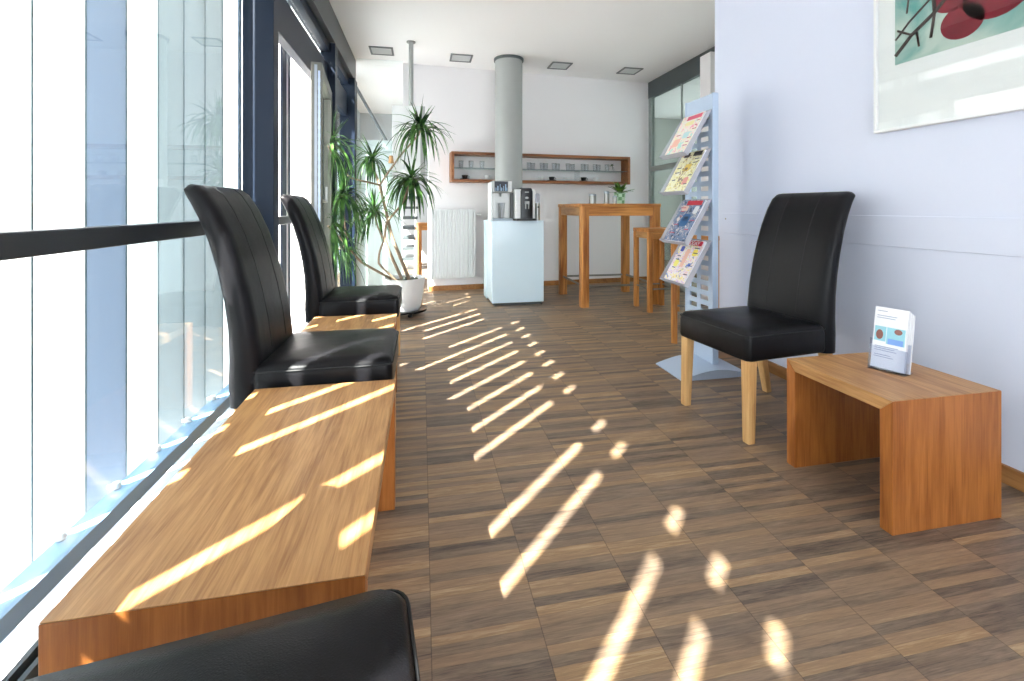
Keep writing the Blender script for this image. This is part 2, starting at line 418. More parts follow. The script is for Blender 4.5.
# posts
bm = B(); box(bm, XG - .03, -.735, 2.49, 2.575, 0, 2.465); struct('trim_5', bm, M['navy'], bevel=.004)
struct('trim_6', boxm(XG - .03, -.755, 4.27, 4.38, 0, 2.465), M['navy'], bevel=.004)
struct('trim_7', boxm(XG - .05, -.74, 5.36, 5.56, 0, 2.465), M['navy'], bevel=.004)
struct('trim_8', boxm(PXO - .03, PXO + .05, 3.98, 4.22, -.9, 3.3), M['navy'])
struct('trim_9', boxm(XG - .045, XG - .032, 2.44, 2.49, 0, 2.26), M['palegrey'])
# header, beam, transoms
struct('trim_10', boxm(XG - .03, XG + .02, YB, 5.56, 2.455, 2.475), M['navy'])
struct('trim_11', boxm(XG - .02, -.755, YB, 5.56, 2.465, 2.95), plain('fascia_grey_paint', (88, 90, 92), .5, noise=.1, scale=5))
struct('trim_16', boxm(XG - .03, XG + .03, 2.58, 5.36, 2.03, 2.28), M['navy'], bevel=.004)
struct('trim_17', boxm(XG - .03, -.80, 2.58, 5.36, 2.385, 2.46), M['navy'])
struct('trim_12', boxm(XG - .01, XG + .01, YB, 2.49, 2.165, 2.288), M['navy'])
# low rail with clamps, sill
struct('trim_13', boxm(XG - .055, XG + .008, YB, 2.49, .113, .162), plain('pale_blue_grey_metal', (146, 184, 218), .5, noise=.05, scale=8))
bm = boxm(-.847, -.835, YB, 5.4, -.02, .03); box(bm, -.815, -.803, YB, 5.4, -.02, .03); box(bm, -.835, -.815, YB, 5.4, -.02, .0)
struct('trim_14', bm, M['darkgrey'])
struct('trim_15', boxm(XG - .12, XG - .0, YB, 5.4, -.06, .0), M['white'])
for k in range(-6, 6):
    yk = Y0 + k * PITCH
    if yk > 2.42: continue
    bm = B(); lathe(bm, [(.004, 0), (.011, .002), (.013, .010), (.009, .018), (.001, .020)], 12)
    box(bm, -.022, 0, -.004, .004, .004, .012)
    o = obj('glass_clamp', bm, M['white'], smooth=True, loc=(XG - .045, yk, .162))
    d_ = 'nearest' if k < 0 else 'small'
    setp(o, 'small white round clamp on the grey bottom window rail, at a glass panel joint', 'clamp', 'white clamps on the bottom window rail')
# handrail
h = empty('handrail', (XG + .02, 0, .9), label='dark flat handrail running across the tall window wall', cat='handrail')
obj('bar', boxm(-.012, .030, YB, 2.49, -.003, .052), M['rail'], h, bevel=.004)
for y in (-1.2, .3, 2.40):
    obj('bracket', boxm(-.03, -.012, y - .015, y + .015, .01, .04), M['rail'], h)
h2 = empty('handrail', (XG + .02, 0, .9), label='short dark handrail piece crossing the window bay beyond the navy post', cat='handrail')
obj('bar', boxm(-.03, .012, 2.575, 3.2, 0, .05), M['rail'], h2, bevel=.004)
obj('bracket', boxm(-.05, -.03, 2.60, 2.64, .01, .04), M['rail'], h2)

# open window sash, hinged on the far post
s = empty('window_sash', (XG + .012, 4.25, 0), R(6), 'tall narrow window sash standing open into the room, behind second chair', 'window sash')
W_ = .88
bm = B()
box(bm, -.012, .06, -W_, -W_ + .07, .08, 2.02); box(bm, -.012, .06, -.07, 0, .08, 2.02)
box(bm, -.012, .06, -W_ + .07, -.07, .08, .16); box(bm, -.012, .06, -W_ + .07, -.07, 1.94, 2.02)
obj('sash_frame', bm, M['olive'], s, bevel=.004)
obj('pane', boxm(.02, .03, -W_ + .07, -.07,   .16, 1.94), M['glass'], s)
obj('seal', boxm(.012, .030, -W_ - .004, -W_, .10, 2.00), M['alu'], s)
bm = B()
for i in range(33): box(bm, .034, .050, -W_ - .003, -W_, .12 + i * .055, .145 + i * .055)
box(bm, .035, .049, -W_ - .001, -W_ - .0001, .12, 1.96); obj('perforated_strip', bm, M['palegrey'], s)
bm = B(); lathe(bm, [(.012, 0), (.012, .03), (.009, .032)], 12); box(bm, -.009, .009, -.012, .10, .02, .034)
obj('handle', bm, M['steel'], s, rot=(R(90), 0, R(90)), loc=(.06, -W_ + .035, 1.05))

# glass partition at the far left end
struct('window_%d' % n, boxm(-.74, -.22, 5.47, 5.48, 1.79, H), M['glass']); n += 1
struct('window_%d' % n, boxm(-.74, -.22, 5.47, 5.482, 0, 1.785), M['frost']); n += 1
struct('window_%d' % n, boxm(-1.18, -1.17, 5.6, 8.0, 0, 2.0), M['glass']); n += 1  # unseen stairwell side window, added to light the frosted pane from behind

# ------------------------------------------------------------------ ceiling things
lp = None
LC = [('small square metal ceiling light nearest the window wall', -.43, 5.15), ('small square metal ceiling light just left of the grey column', .44, 5.22),
      ('small square metal ceiling light just right of the grey column', 1.63, 5.27), ('small square metal ceiling light nearest the dark glass partition', 2.55, 5.30)]
for lab, x, y in LC:
    if lp is None:
        lp = empty('ceiling_light', (x, y, H))
        bm = B()
        for a in ((-.125, .125, -.125, -.105), (-.125, .125, .105, .125), (-.125, -.105, -.105, .105), (.105, .125, -.105, .105)):
            box(bm, *a, -.012, 0)
        obj('frame', bm, M['greybeam'], lp, bevel=.002)
        bm = B(); box(bm, -.105, .105, -.105, .105, -.004, 0)
        for i in range(9): box(bm, -.105, .105, -.097 + i * .0235, -.091 + i * .0235, -.009, -.004)
        obj('louvre', bm, plain('pale_louvre', (214, 214, 214), .5, noise=.05), lp)
        r = lp
    else:
        r = dup(lp)
    r.location = (x, y, H); setp(r, lab, 'ceiling light', 'square ceiling lights along the far wall')
p = empty('ceiling_pole', (-.11, 4.82, H), label='thin grey metal pole hanging from the ceiling above the big plant', cat='pole')
obj('pole', lathe(B(), [(.024, -.66), (.024, 0)], 16), M['column'], p, smooth=True)
obj('flange', lathe(B(), [(.044, -.012), (.046, -.01), (.046, 0)], 20), M['steel'], p, smooth=True)
q = empty('hanging_panel', (-.14, 4.84, 0), label='white flat panel hanging on the thin ceiling pole behind the plant', cat='panel')
obj('board', boxm(-.16, .17, -.01, .03, 1.30, 2.06), M['white'], q, bevel=.004)
obj('rim', boxm(.125, .172, -.013, -.0102, 1.302, 2.058), M['column'], q)

# grey column
c = empty('column', (.985, 5.17, 0), label='round grey column from floor to ceiling beside the wall shelf', cat='column')
obj('shaft', lathe(B(), [(.158, 0), (.158, H - .03)], 48), M['column'], c, smooth=True)
obj('collar', lathe(B(), [(.17, H - .03), (.172, H - .025), (.172, H)], 48), M['darkgrey'], c, smooth=True)

# ------------------------------------------------------------------ chair
def chair():
    root = empty('dining_chair')
    # seat
    bm = B(); rings = []
    hx, hy, cx = .228, .225, .014
    for z, ins, rd in ((.350, .012, .02), (.354, .004, .025), (.37, 0, .03), (.44, .001, .03), (.462, .005, .032), (.474, .013, .035)):
        rings.append(rrect(hx - ins, hy - ins, rd, z, cx=cx))
    for f_, dz in ((.86, .008), (.7, .013), (.5, .017), (.3, .019), (.12, .020)):
        rings.append(rrect((hx - .02) * f_, (hy - .02) * f_, .04 * f_, .474 + dz, cx=cx))
    loft(bm, rings); obj('seat', bm, M['leather'], root, smooth=True, sharp=70)
    bm = B(); pts = [(x, y, .457) for x, y, z in rrect(hx - .001, hy - .001, .03, 0, cx=cx)]; tube(bm, pts + [pts[0]], .0028, 6, cap=False)
    obj('piping', bm, M['seam'], root, smooth=True)
    # back
    prof = [(-.232, .345, .10), (-.236, .42, .10), (-.238, .50, .092), (-.246, .60, .084), (-.262, .70, .078), (-.285, .80, .074), (-.315, .90, .07), (-.348, .98, .066), (-.378, 1.035, .060), (-.400, 1.060, .046), (-.412, 1.072, .020)]
    ys = []; W2 = .226
    for i in range(19):
        t = -1 + 2 * i / 18
        ys.append(t)
    bm = B(); rings = []
    for t in ys:
        y = W2 * math.sin(t * math.pi / 2) if abs(t) > 0 else 0
        e = 1.0 - abs(y) / W2
        k = min(1.0, math.sqrt(max(0.0, 1 - (1 - min(1, e * W2 / .030)) ** 2))) if e * W2 < .030 else 1.0
        k = max(k, .12)
        bulge = .007 * math.cos(y / W2 * math.pi / 2)
        fr = []; bk = []
        for j, (x, z, th) in enumerate(prof):
            a = prof[max(j - 1, 0)]; b = prof[min(j + 1, len(prof) - 1)]
            d = Vector((b[0] - a[0], b[1] - a[1])).normalized(); nn = Vector((d.y, -d.x))
            drop = (1 - k) * .016 * (j / (len(prof) - 1)) ** 6
            yy = y * (1 - .09 * (j / (len(prof) - 1)) ** 1.5)
            fr.append((x + nn.x * (th / 2 * k + bulge), yy, z + nn.y * th / 2 * k - drop))
            bk.append((x - nn.x * th / 2 * k, yy, z - nn.y * th / 2 * k - drop))
        rings.append(fr + bk[::-1])
    loft(bm, rings); bk_o = obj('backrest', bm, M['leather'], root, smooth=True, sharp=60)
    for sy in (-1, 1):
        bm = B(); y = sy * .085; pts = []
        for j, (x, z, th) in enumerate(prof[2:-1]):
            a = prof[max(j + 1, 0)]; b = prof[min(j + 3, len(prof) - 1)]
            d = Vector((b[0] - a[0], b[1] - a[1])).normalized(); nn = Vector((d.y, -d.x))
            bulge = .007 * math.cos(y / W2 * math.pi / 2)
            pts.append((x + nn.x * (th / 2 + bulge + .0002), y, z + nn.y * th / 2))
        tube(bm, pts, .0022, 6); obj('seam', bm, M['seam'], bk_o, smooth=True)
    for sx, sy in ((1, 1), (1, -1), (-1, 1), (-1, -1)):
        bm = B()
        if sx > 0: top = (.205, sy * .192); bot = (.212, sy * .198); hw, hb = .023, .017
        else: top = (-.240, sy * .185); bot = (-.318, sy * .198); hw, hb = .022, .016
        r = [rrect(h_, h_, .004, z, n=2, cx=x_, cy=y_) for h_, z, x_, y_ in ((hb, .003, *bot), (hb + .001, .01, *bot), (hw, .358, *top))]
        loft(bm, r); lg = obj('leg', bm, M['leg'], root, smooth=True)
        obj('glide', lathe(B(), [(.011, 0), (.011, .003)], 12, c=bot), M['black'], lg)
    return root
ch = chair()
CH = [(1.55, 1.925, R(187), 'black leather high-back chair with oak legs alone against the right wall'),
      (-.342, 1.855, R(0), 'black leather high-back chair at the window between the long and the small oak table'),
      (-.375, 2.99, R(0), 'black leather high-back chair at the window, farther one, beside the potted plant'),
      (-.232, .416, R(7.5), 'black leather chair in the near foreground, only its seat in view')]
for i, (x, y, a, lab) in enumerate(CH):
    r = ch if i == 0 else dup(ch)
    r.location = (x, y, 0); r.rotation_euler = (0, 0, a)
    setp(r, lab, 'chair', 'black leather chairs')

# ------------------------------------------------------------------ oak bench tables (board top on two board ends)
def bench(x0, x1, y0, y1, h, lab, th=.036):
    cx, cy = (x0 + x1) / 2, (y0 + y1) / 2; hx, hy = (x1 - x0) / 2, (y1 - y0) / 2
    r = empty('side_table', (cx, cy, 0), label=lab, cat='table')
    # mitred top and ends
    bm = B()
    loft(bm, [[(x, -hy, h), (x, hy, h), (x, hy - th, h - th), (x, -hy + th, h - th)] for x in (-hx, hx)])
    obj('tabletop', bm, M['oak_y'], r, bevel=.0015)
    for s_ in (-1, 1):
        bm = B()
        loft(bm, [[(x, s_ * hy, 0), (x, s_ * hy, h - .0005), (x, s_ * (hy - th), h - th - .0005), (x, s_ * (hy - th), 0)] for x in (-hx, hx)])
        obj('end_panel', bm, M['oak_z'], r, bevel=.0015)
    return r
bench(-.525, -.088, .750, 1.590, .42, 'long honey oak table by the window, largest one, in the near foreground')
bench(-.56, -.135, 2.14, 2.58, .42, 'small honey oak table between the two chairs at the window')
bench(1.407, 1.838, 1.135, 1.545, .41, 'small honey oak side table at the right wall holding brochures', th=.04)

# brochure stand on the right table
a_ = math.atan2(-.098, .033)
b = empty('brochure_holder', (1.640, 1.345, .41), math.atan2(-.098, .033), 'clear acrylic brochure holder on the small oak table at right', 'brochure holder')
# local x runs along the front, local -y faces the viewer
tilt = Matrix.Rotation(R(-12), 4, 'X')
bm = B()
box(bm, -.056, .056, .030, .033, .004, .205, mat=tilt); box(bm, -.056, .056, -.003, 0, .004, .085, mat=tilt)
box(bm, -.056, .056, -.003, .033, .004, .007, mat=tilt)
box(bm, -.0575, -.056, -.003, .033, .004, .11, mat=tilt); box(bm, .056, .0575, -.003, .033, .004, .11, mat=tilt)
box(bm, -.056, .056, -.012, .060, 0, .003)
obj('shell', bm, M['acryl'], b)
first = True
labs = ['front white brochure with two photos in acrylic holder', 'white brochure just behind the front one in the holder', 'third white brochure from the front in the acrylic holder', 'rearmost white brochure in the acrylic holder']
for i in range(4):
    y_ = .002 + i * .007
    br = empty('brochure', (1.640, 1.345, .41), math.atan2(-.098, .033), labs[i], 'brochure', 'brochures in the acrylic holder')
    m_ = Matrix.Translation((.003 * i, 0, 0)) @ tilt 
    obj('pages', box(B(), -.051, .050, y_, y_ + .0045, .009, .228 - .004 * i, mat=m_), M['paper'], br)
    if i == 0:
        bm = B(); q_ = y_ - .0006
        box(bm, -.047, -.012, q_, y_, .105, .158, 0, m_); box(bm, -.010, .044, q_, y_, .098, .158, 0, m_)
        obj('photo', bm, ink((150, 205, 220)), br)
        bm = B()
        for cx_, cz_, rx, rz_ in ((-.031, .128, .011, .018), (.024, .146, .012, .010)):
            loft(bm, [[(cx_ + rx * math.cos(k * .524), yy, cz_ + rz_ * math.sin(k * .524)) for k in range(12)] for yy in (q_ - .0005, q_)])
        for v in bm.verts: v.co = m_ @ v.co
        obj('portrait', bm, ink((140, 88, 80)), br)
        bm = B(); box(bm, -.005, .040, q_ - .0004, q_, .098, .118, 0, m_); obj('blue_coat', bm, ink((120, 160, 225)), br)
        bm = B()
        for z_, w0 in ((.213, .03), (.196, .06), (.188, .055), (.085, .07), (.078, .06), (.071, .066), (.055, .05), (.048, .058)):
            box(bm, -.043, -.043 + w0, q_, y_, z_, z_ + .0022, 0, m_)
        obj('print', bm, ink((150, 160, 190)), br)

# ------------------------------------------------------------------ picture on the right wall
pf = empty('framed_picture', (WX, 1.75, 1.346), label='large glazed picture of red fruit and dark branches on right wall', cat='picture')
LY, HZ = 1.15, .95
bm = B()
for a in ((-LY, 0, 0, .012), (-LY, 0, HZ - .012, HZ), (-LY, -LY + .012, .012, HZ - .012), (-.012, 0, .012, HZ - .012)):
    box(bm, -.030, -.001, a[0], a[1], a[2], a[3])
obj('frame', bm, M['white'], pf, bevel=.002)
obj('mount', boxm(-.014, -.001, -LY + .012, -.012, .012, HZ - .012), ink((238, 243, 243)), pf)
# print: pale teal field
bm = B()
Ya, Yb_, Za, Zb_ = -LY + .12, -.088, .292, HZ - .10
box(bm, -.016, -.014, Ya, Yb_, Za, Zb_)
def artmat():
    m, nt, b = new_mat('art_background')
    tc = N(nt, 'ShaderNodeTexCoord'); nz = N(nt, 'ShaderNodeTexNoise', Scale=5.0, Detail=4.0, Distortion=.6)
    cr = N(nt, 'ShaderNodeValToRGB'); cr.color_ramp.elements[0].color = lin((90, 160, 155)); cr.color_ramp.elements[1].color = lin((186, 206, 196))
    cr.color_ramp.elements[0].position = .35; cr.color_ramp.elements[1].position = .6
    nt.links.new(tc.outputs['Object'], nz.inputs[0]); nt.links.new(nz.outputs['Fac'], cr.inputs[0]); nt.links.new(cr.outputs[0], b.inputs['Base Color']); b.inputs['Roughness'].default_value = .7
    return m
ar = obj('print', bm, artmat(), pf)
def clampart(y, z): return (-.0175, max(Ya + .004, min(Yb_ - .004, y)), max(Za + .004, min(Zb_ - .004, z)))
bm = B()
for pts, r in (([(Yb_, .33), (-.16, .40), (-.25, .46), (-.34, .55), (-.43, .62), (-.55, .60), (-.66, .50), (-.8, .46)], .006),
               ([(-.16, .40), (-.10, .44)], .0035), ([(-.25, .46), (-.235, .36)], .004), ([(-.24, .62), (-.245, .52), (-.25, .46)], .005),
               ([(Yb_, .40), (-.15, .46), (-.23, .52), (-.28, .60)], .0035), ([(-.18, .41), (-.19, .34)], .003), ([(-.34, .55), (-.28, .60), (-.26, .68)], .004),
               ([(-.43, .62), (-.50, .50), (-.56, .42)], .004), ([(-.14, .50), (-.15, .58), (-.21, .66)], .003)):
    tube(bm, [clampart(*q_) for q_ in pts], r * 1.5, 6)
for v in bm.verts: v.co.x = -.0188 + (v.co.x + .0175) * .15
obj('painted_branches', bm, ink((62, 50, 44)), ar)
bm = B()
for cy, cz, rr in ((-.345, .385, .075), (-.455, .455, .110), (-.31, .50, .07), (-.62, .60, .09)):
    loft(bm, [[clampart(cy + rr * math.cos(k * math.pi / 12), cz + rr * .9 * math.sin(k * math.pi / 12))[0:1] + (cy + rr * math.cos(k * math.pi / 12), max(Za + .004, cz + rr * .9 * math.sin(k * math.pi / 12))) for k in range(24)],
              [(-.0162, cy + rr * math.cos(k * math.pi / 12), max(Za + .004, cz + rr * .9 * math.sin(k * math.pi / 12))) for k in range(24)]])
for v in bm.verts:
    if v.co.x < -.017: v.co.x = -.0170
obj('painted_fruit', bm, plain('painted_red', (150, 18, 46), .5, noise=.75, scale=9), ar)
obj('glazing', boxm(-.024, -.023, -LY + .012, -.012, .012, HZ - .012), glass('picture_glass', (1, 1, 1), fres=1.33), pf)

# ------------------------------------------------------------------ magazine rack
rk = empty('magazine_rack', (1.74, 2.48, 0), label='tall pale grey metal magazine stand at the end of right wall', cat='magazine rack')
bm = B()
WD = .29; HT = 1.70
cols = ((.045, .125), (.165, .245))
rows = [.30 + .062 * i for i in range(20)]
# solid margins
xs0, xs1 = -.002, .002
def bar(y0, y1, z0, z1): box(bm, xs0, xs1, y0, y1, z0, z1)
bar(0, cols[0][0], 0, HT); bar(cols[1][1], WD, 0, HT); bar(cols[0][1], cols[1][0], rows[0], rows[-1] + .03)
bar(cols[0][0], cols[1][1], 0, rows[0]); bar(cols[0][0], cols[1][1], rows[-1] + .03, HT)
for z in rows[:-1]:
    for cc in cols: bar(cc[0], cc[1], z + .030, z + .062)
obj('slotted_board', bm, M['palegrey'], rk)
bm = B(); box(bm, -.006, .034, -.004, .012, .012, HT + .004); obj('upright', bm, M['palegrey'], rk, bevel=.003)
bm = B(); box(bm, -.006, .034, WD - .012, WD + .004, .012, HT + .004); obj('upright', bm, M['palegrey'], rk, bevel=.003)
# domed base plate
bm = B(); rings = []
for i in range(15):
    t = i / 14; x = -.27 + .46 * t
    z = .006 + .045 * math.sin(math.pi * t) ** 1.0
    rings.append([(x, -.10, 0), (x, -.10, z), (x, .20, z), (x, .20, 0)])
loft(bm, rings); obj('base', bm, M['palegrey'], rk, smooth=True, sharp=30)
trays = [1.60, 1.365, 1.055, .80]
mags = [
 ('magazine with pale cover in the topmost tray of the stand', (236, 232, 226), (225, 90, 120), [((.06, .18, .06, .10), (240, 230, 165)), ((.05, .14, .14, .20), (195, 226, 226)), ((.12, .22, .18, .26), (245, 190, 170))], (0, 0)),
 ('magazine with yellow and white cover in the second tray from top', (240, 236, 190), (60, 55, 60), [((.14, .22, .015, .06), (60, 50, 56)), ((.06, .15, .10, .17), (236, 200, 90)), ((.09, .13, .13, .16), (90, 60, 110)), ((.02, .09, .2, .27), (232, 160, 150))], (0, 0)),
 ('magazine with blue car cover in the third tray from top', (112, 128, 158), (205, 40, 60), [((.06, .17, .10, .22), (40, 98, 150)), ((.08, .15, .13, .17), (24, 40, 70)), ((.13, .22, .05, .10), (225, 190, 170)), ((.02, .08, .05, .12), (226, 228, 232))], (0, 0)),
 ('magazine with a standing figure on white cover in the lowest tray', (232, 228, 238), (214, 40, 70), [((.02, .08, .07, .13), (245, 225, 90)), ((.10, .15, .06, .23), (238, 190, 170)), ((.17, .22, .06, .11), (70, 90, 190)), ((.03, .07, .17, .20), (90, 120, 205)), ((.16, .22, .16, .22), (245, 235, 120))], (0, 0)),
]
phi = math.atan2(.28, .158)
for i, zt in enumerate(trays):
    # tray local frame: u along board (y), v down the slope, w outward normal
    u = Vector((0, 1, 0)); v = Vector((-math.cos(phi), 0, -math.sin(phi))); wv = Vector((-math.sin(phi), 0, math.cos(phi)))
    Mt = Matrix(((u.x, v.x, wv.x, 0), (u.y, v.y, wv.y, 0), (u.z, v.z, wv.z, 0), (0, 0, 0, 1)))
    Mt = Matrix.Translation((-.012, .012, zt)) @ Mt
    tr = obj('tray', B(), M['trayp'], rk)
    bm = B(); LN = .325; WT = .266
    box(bm, 0, WT, 0, LN, 0, .003); loft(bm, [[(x_, .0, .003), (x_, LN, .003), (x_, LN, .034), (x_, .03, .022)] for x_ in (-.018, -.015)]); box(bm, -.018, 0, 0, LN, 0, .003)
    loft(bm, [[(x_, .0, .003), (x_, LN, .003), (x_, LN, .034), (x_, .03, .022)] for x_ in (WT - .003, WT)]); box(bm, -.015, WT - .003, LN - .003, LN, .003, .040)
    bmesh.ops.transform(bm, matrix=Mt, verts=bm.verts); bm.to_mesh(tr.data); bm.free()
    bm = B(); box(bm, .02, .035, .03, .045, -.03, 0); box(bm, WT - .035, WT - .02, .03, .045, -.03, 0); box(bm, .02, WT - .02, .03, .04, -.012, -.008)
    bmesh.ops.transform(bm, matrix=Mt, verts=bm.verts); obj('hook', bm, M['steel'], tr)
    lab, base, head, pat, _ = mags[i]
    rw = Matrix.Translation((1.74, 2.48, 0)) @ Mt
    mg = empty('magazine', rw @ Vector((.133, .15, .01)), 0, lab, 'magazine', 'magazines in the stand')
    Mi = Matrix.Translation(-mg.location) @ rw
    def part(nm, x0, x1, y0, y1, z0, z1, mt, par=mg):
        b_ = box(B(), x0, x1, y0, y1, z0, z1); bmesh.ops.transform(b_, matrix=Mi, verts=b_.verts); return obj(nm, b_, mt, par)
    # x across (0 = near the viewer, i.e. the reader's right), y from the top down
    part('pages', .016, .250, .015, .308, .0035, .016, M['paper'])
    cv = part('cover', .015, .251, .014, .3085, .016, .0168, covermat(base, PAL[i], i))
    z1 = .0168
    part('masthead', .03, .19 if i != 1 else .12, .020, .052, z1, z1 + .0004, ink(head), cv)
    for (x0, x1, y0, y1), colr in pat:
        # soft-cornered patches
        b_ = B(); r0 = rrect((x1 - x0) * .38, (y1 - y0) * .38, min(x1 - x0, y1 - y0) * .2, 0, n=4, cx=(x0 + x1) / 2 + .01, cy=(y0 + y1) / 2)
        loft(b_, [[(p_[0], p_[1], z1) for p_ in r0], [(p_[0], p_[1], z1 + .0004) for p_ in r0]])
        bmesh.ops.transform(b_, matrix=Mi, verts=b_.verts); obj('cover_picture', b_, ink(colr), cv)
    b_ = B()
    for q_ in range(7):
        yy = .07 + q_ * .030 + random.uniform(-.005, .005); xx = random.choice((.02, .17)) + random.uniform(0, .02)
        box(b_, xx, xx + random.uniform(.03, .06), yy, yy + .006, z1 + .0004, z1 + .0007)
    bmesh.ops.transform(b_, matrix=Mi, verts=b_.verts); obj('cover_lines', b_, ink((40, 50, 90) if i % 2 else (190, 60, 90)), cv)
    if i == 3:
        cu = text_mesh('title_lettering', 'TODAY', .036, ink((245, 240, 240)), cv, (0, 0, 0))
        # reader's left-to-right runs from far (x large) to near
        Tm = Matrix(((-1, 0, 0, .182), (0, -1, 0, .049), (0, 0, 1, z1 + .0008), (0, 0, 0, 1)))
        cu.data.transform(Mi @ Tm)

# ------------------------------------------------------------------ cube counter with machines
cb = empty('drinks_counter', (.973, 4.79, 0), label='pale aqua glass-fronted cube counter carrying the coffee machine', cat='counter')
obj('body', boxm(-.270, .270, -.198, .20, .025, .860), M['cubeg'], cb, bevel=.003)
obj('side_panel', boxm(-.272, -.258, .2005, .42, 0, .862), M['cubeg'], cb); obj('side_panel', boxm(.258, .272, .2005, .42, 0, .862), M['cubeg'], cb)
obj('plinth', boxm(-.255, .255, -.185, .19, 0, .025), M['darkgrey'], cb)
obj('front_panel', boxm(-.272, .272, -.206, -.199, .028, .862), M['cubeg'], cb, bevel=.002)
obj('counter_top', boxm(-.274, .274, -.206, .202, .862, .870), M['cubeg'], cb, bevel=.002)
# water dispenser
wd = empty('water_dispenser', (.812, 4.72, .870), label='tall steel water dispenser on the cube counter, left of coffee machine', cat='water dispenser'); wd.scale = (.74, 1, 1)
obj('back_housing', boxm(-.13, .15, .03, .16, 0, .415), M['steel'], wd, bevel=.006)
obj('side_panel', boxm(-.15, -.13, -.06, .16, 0, .40), M['white'], wd, bevel=.004)
obj('side_panel', boxm(.15, .158, -.10, .16, 0, .29), M['black'], wd, bevel=.002)
obj('head', boxm(-.13, .15, -.08, .03, .29, .415), M['steel'], wd, bevel=.006)
sc2 = obj('display', boxm(-.105, .085, -.088, -.081, .30, .405), ink((14, 22, 38)), wd)
bm = B()
for i, x_ in enumerate((-.09, -.065, -.03, -.012, .02, .045, .065)):
    box(bm, x_, x_ + .008 + .006 * (i % 2), -.0895, -.088, .308, .34 + .018 * (i % 3), 0)
obj('splash_picture', bm, ink((150, 185, 215)), sc2)
obj('drip_tray', boxm(-.13, .15, -.11, .03, 0, .022), M['alu'], wd, bevel=.003)
obj('spout', lathe(B(), [(.012, .25), (.014, .29)], 12, c=(.0, -.03)), M['steel'], wd)
jg = empty('water_glass', (.812, 4.672, .8925), label='clear pitcher standing in the water dispenser', cat='pitcher')
obj('bowl', lathe(B(), [(.030, 0), (.040, .16), (.037, .16), (.028, .006)], 20, cap=True), M['cup'], jg, smooth=True)
# coffee machine
cm = empty('coffee_machine', (1.052, 4.76, .870), label='black and silver coffee machine on the cube counter', cat='coffee machine'); cm.scale = (.83, 1, 1)
bm = B(); loft(bm, [rrect(.135, .155, .03, z, n=4) for z in (.02, .305)] + [rrect(.125, .145, .04, .325, n=4)])
obj('housing', bm, M['white'], cm, smooth=True)
bm = B(); loft(bm, [rrect(.078, .012, .01, z, n=3, cx=.015, cy=-.162) for z in (.02, .30)] + [rrect(.066, .010, .008, .332, n=3, cx=.015, cy=-.160)])
obj('front_fascia', bm, M['black'], cm, smooth=True)
obj('side_cover', boxm(-.1385, -.134, -.10, .12, .03, .29), M['white'], cm, bevel=.002)
bm = B(); loft(bm, [rrect(.120, .075, .03, z, n=4, cx=-.005, cy=-.178) for z in (.0, .022)])
obj('drip_tray', bm, M['black'], cm)
obj('base', boxm(-.13, .13, -.14, .14, 0, .02), M['black'], cm)
bm = B(); box(bm, -.012, .042, -.20, -.174, .17, .20); box(bm, -.010, .002, -.20, -.18, .12, .17); box(bm, .028, .040, -.20, -.18, .12, .17)
obj('spout', bm, M['steel'], cm, bevel=.003)
bm = B(); loft(bm, [[(.015 + .022 * math.cos(k * .5236), yy, .235 + .012 * math.sin(k * .5236)) for k in range(12)] for yy in (-.178, -.174)])
obj('dial', bm, M['steel'], cm)
obj('badge', boxm(-.01, .04, -.1755, -.174, .288, .300), M['steel'], cm)
obj('top_lid', boxm(-.06, .09, -.12, .10, .325, .34), M['black'], cm, bevel=.006)
mc = empty('milk_container', (1.203, 4.69, .870), label='narrow clear-and-steel milk container right of the coffee machine', cat='milk container')
obj('flask', lathe(B(), [(.027, 0), (.029, .16), (.027, .18)], 20), M['steel'], mc, smooth=True)
obj('clear_top', lathe(B(), [(.027, .18), (.026, .27), (.015, .285)], 20), M['acryl'], mc, smooth=True)
obj('knob', lathe(B(), [(.008, 0), (.010, .012)], 12), M['black'], mc, loc=(0, -.028, .14), rot=(R(90), 0, 0))

# ------------------------------------------------------------------ bar table, stools
bt = empty('bar_table', (2.0, 4.73, 0), label='tall beech bar table standing right of the cube counter', cat='table')
HX, HY, HB = .435, .40, 1.045
obj('tabletop', boxm(-HX, HX, -HY, HY, HB - .035, HB), M['bar_x'], bt, bevel=.004)
obj('apron', boxm(-HX + .07, HX - .07, -HY + .012, -HY + .034, HB - .125, HB - .035), M['bar_x'], bt)
obj('apron', boxm(-HX + .07, HX - .07, HY - .034, HY - .012, HB - .125, HB - .035), M['bar_x'], bt)
obj('apron', boxm(-HX + .012, -HX + .034, -HY + .07, HY - .07, HB - .125, HB - .035), M['oak_y'], bt)
obj('apron', boxm(HX - .034, HX - .012, -HY + .07, HY - .07, HB - .125, HB - .035), M['oak_y'], bt)
for sx in (-1, 1):
    for sy in (-1, 1):
        bm = B(); loft(bm, [rrect(.042, .042, .012, z, n=3, cx=sx * (HX - .045), cy=sy * (HY - .045)) for z in (0, HB - .035)])
        obj('leg', bm, M['bar_z'], bt, smooth=True)
g_ = HX - .045; k_ = HY - .045
for p_, q_ in (((-g_, -k_), (g_, -k_)), ((g_, -k_), (g_, k_)), ((g_, k_), (-g_, k_)), ((-g_, k_), (-g_, -k_))):
    bm = B(); tube(bm, [(p_[0], p_[1], .205), (q_[0], q_[1], .205)], .011, 10); obj('foot_rail', bm, M['steel'], bt, smooth=True)
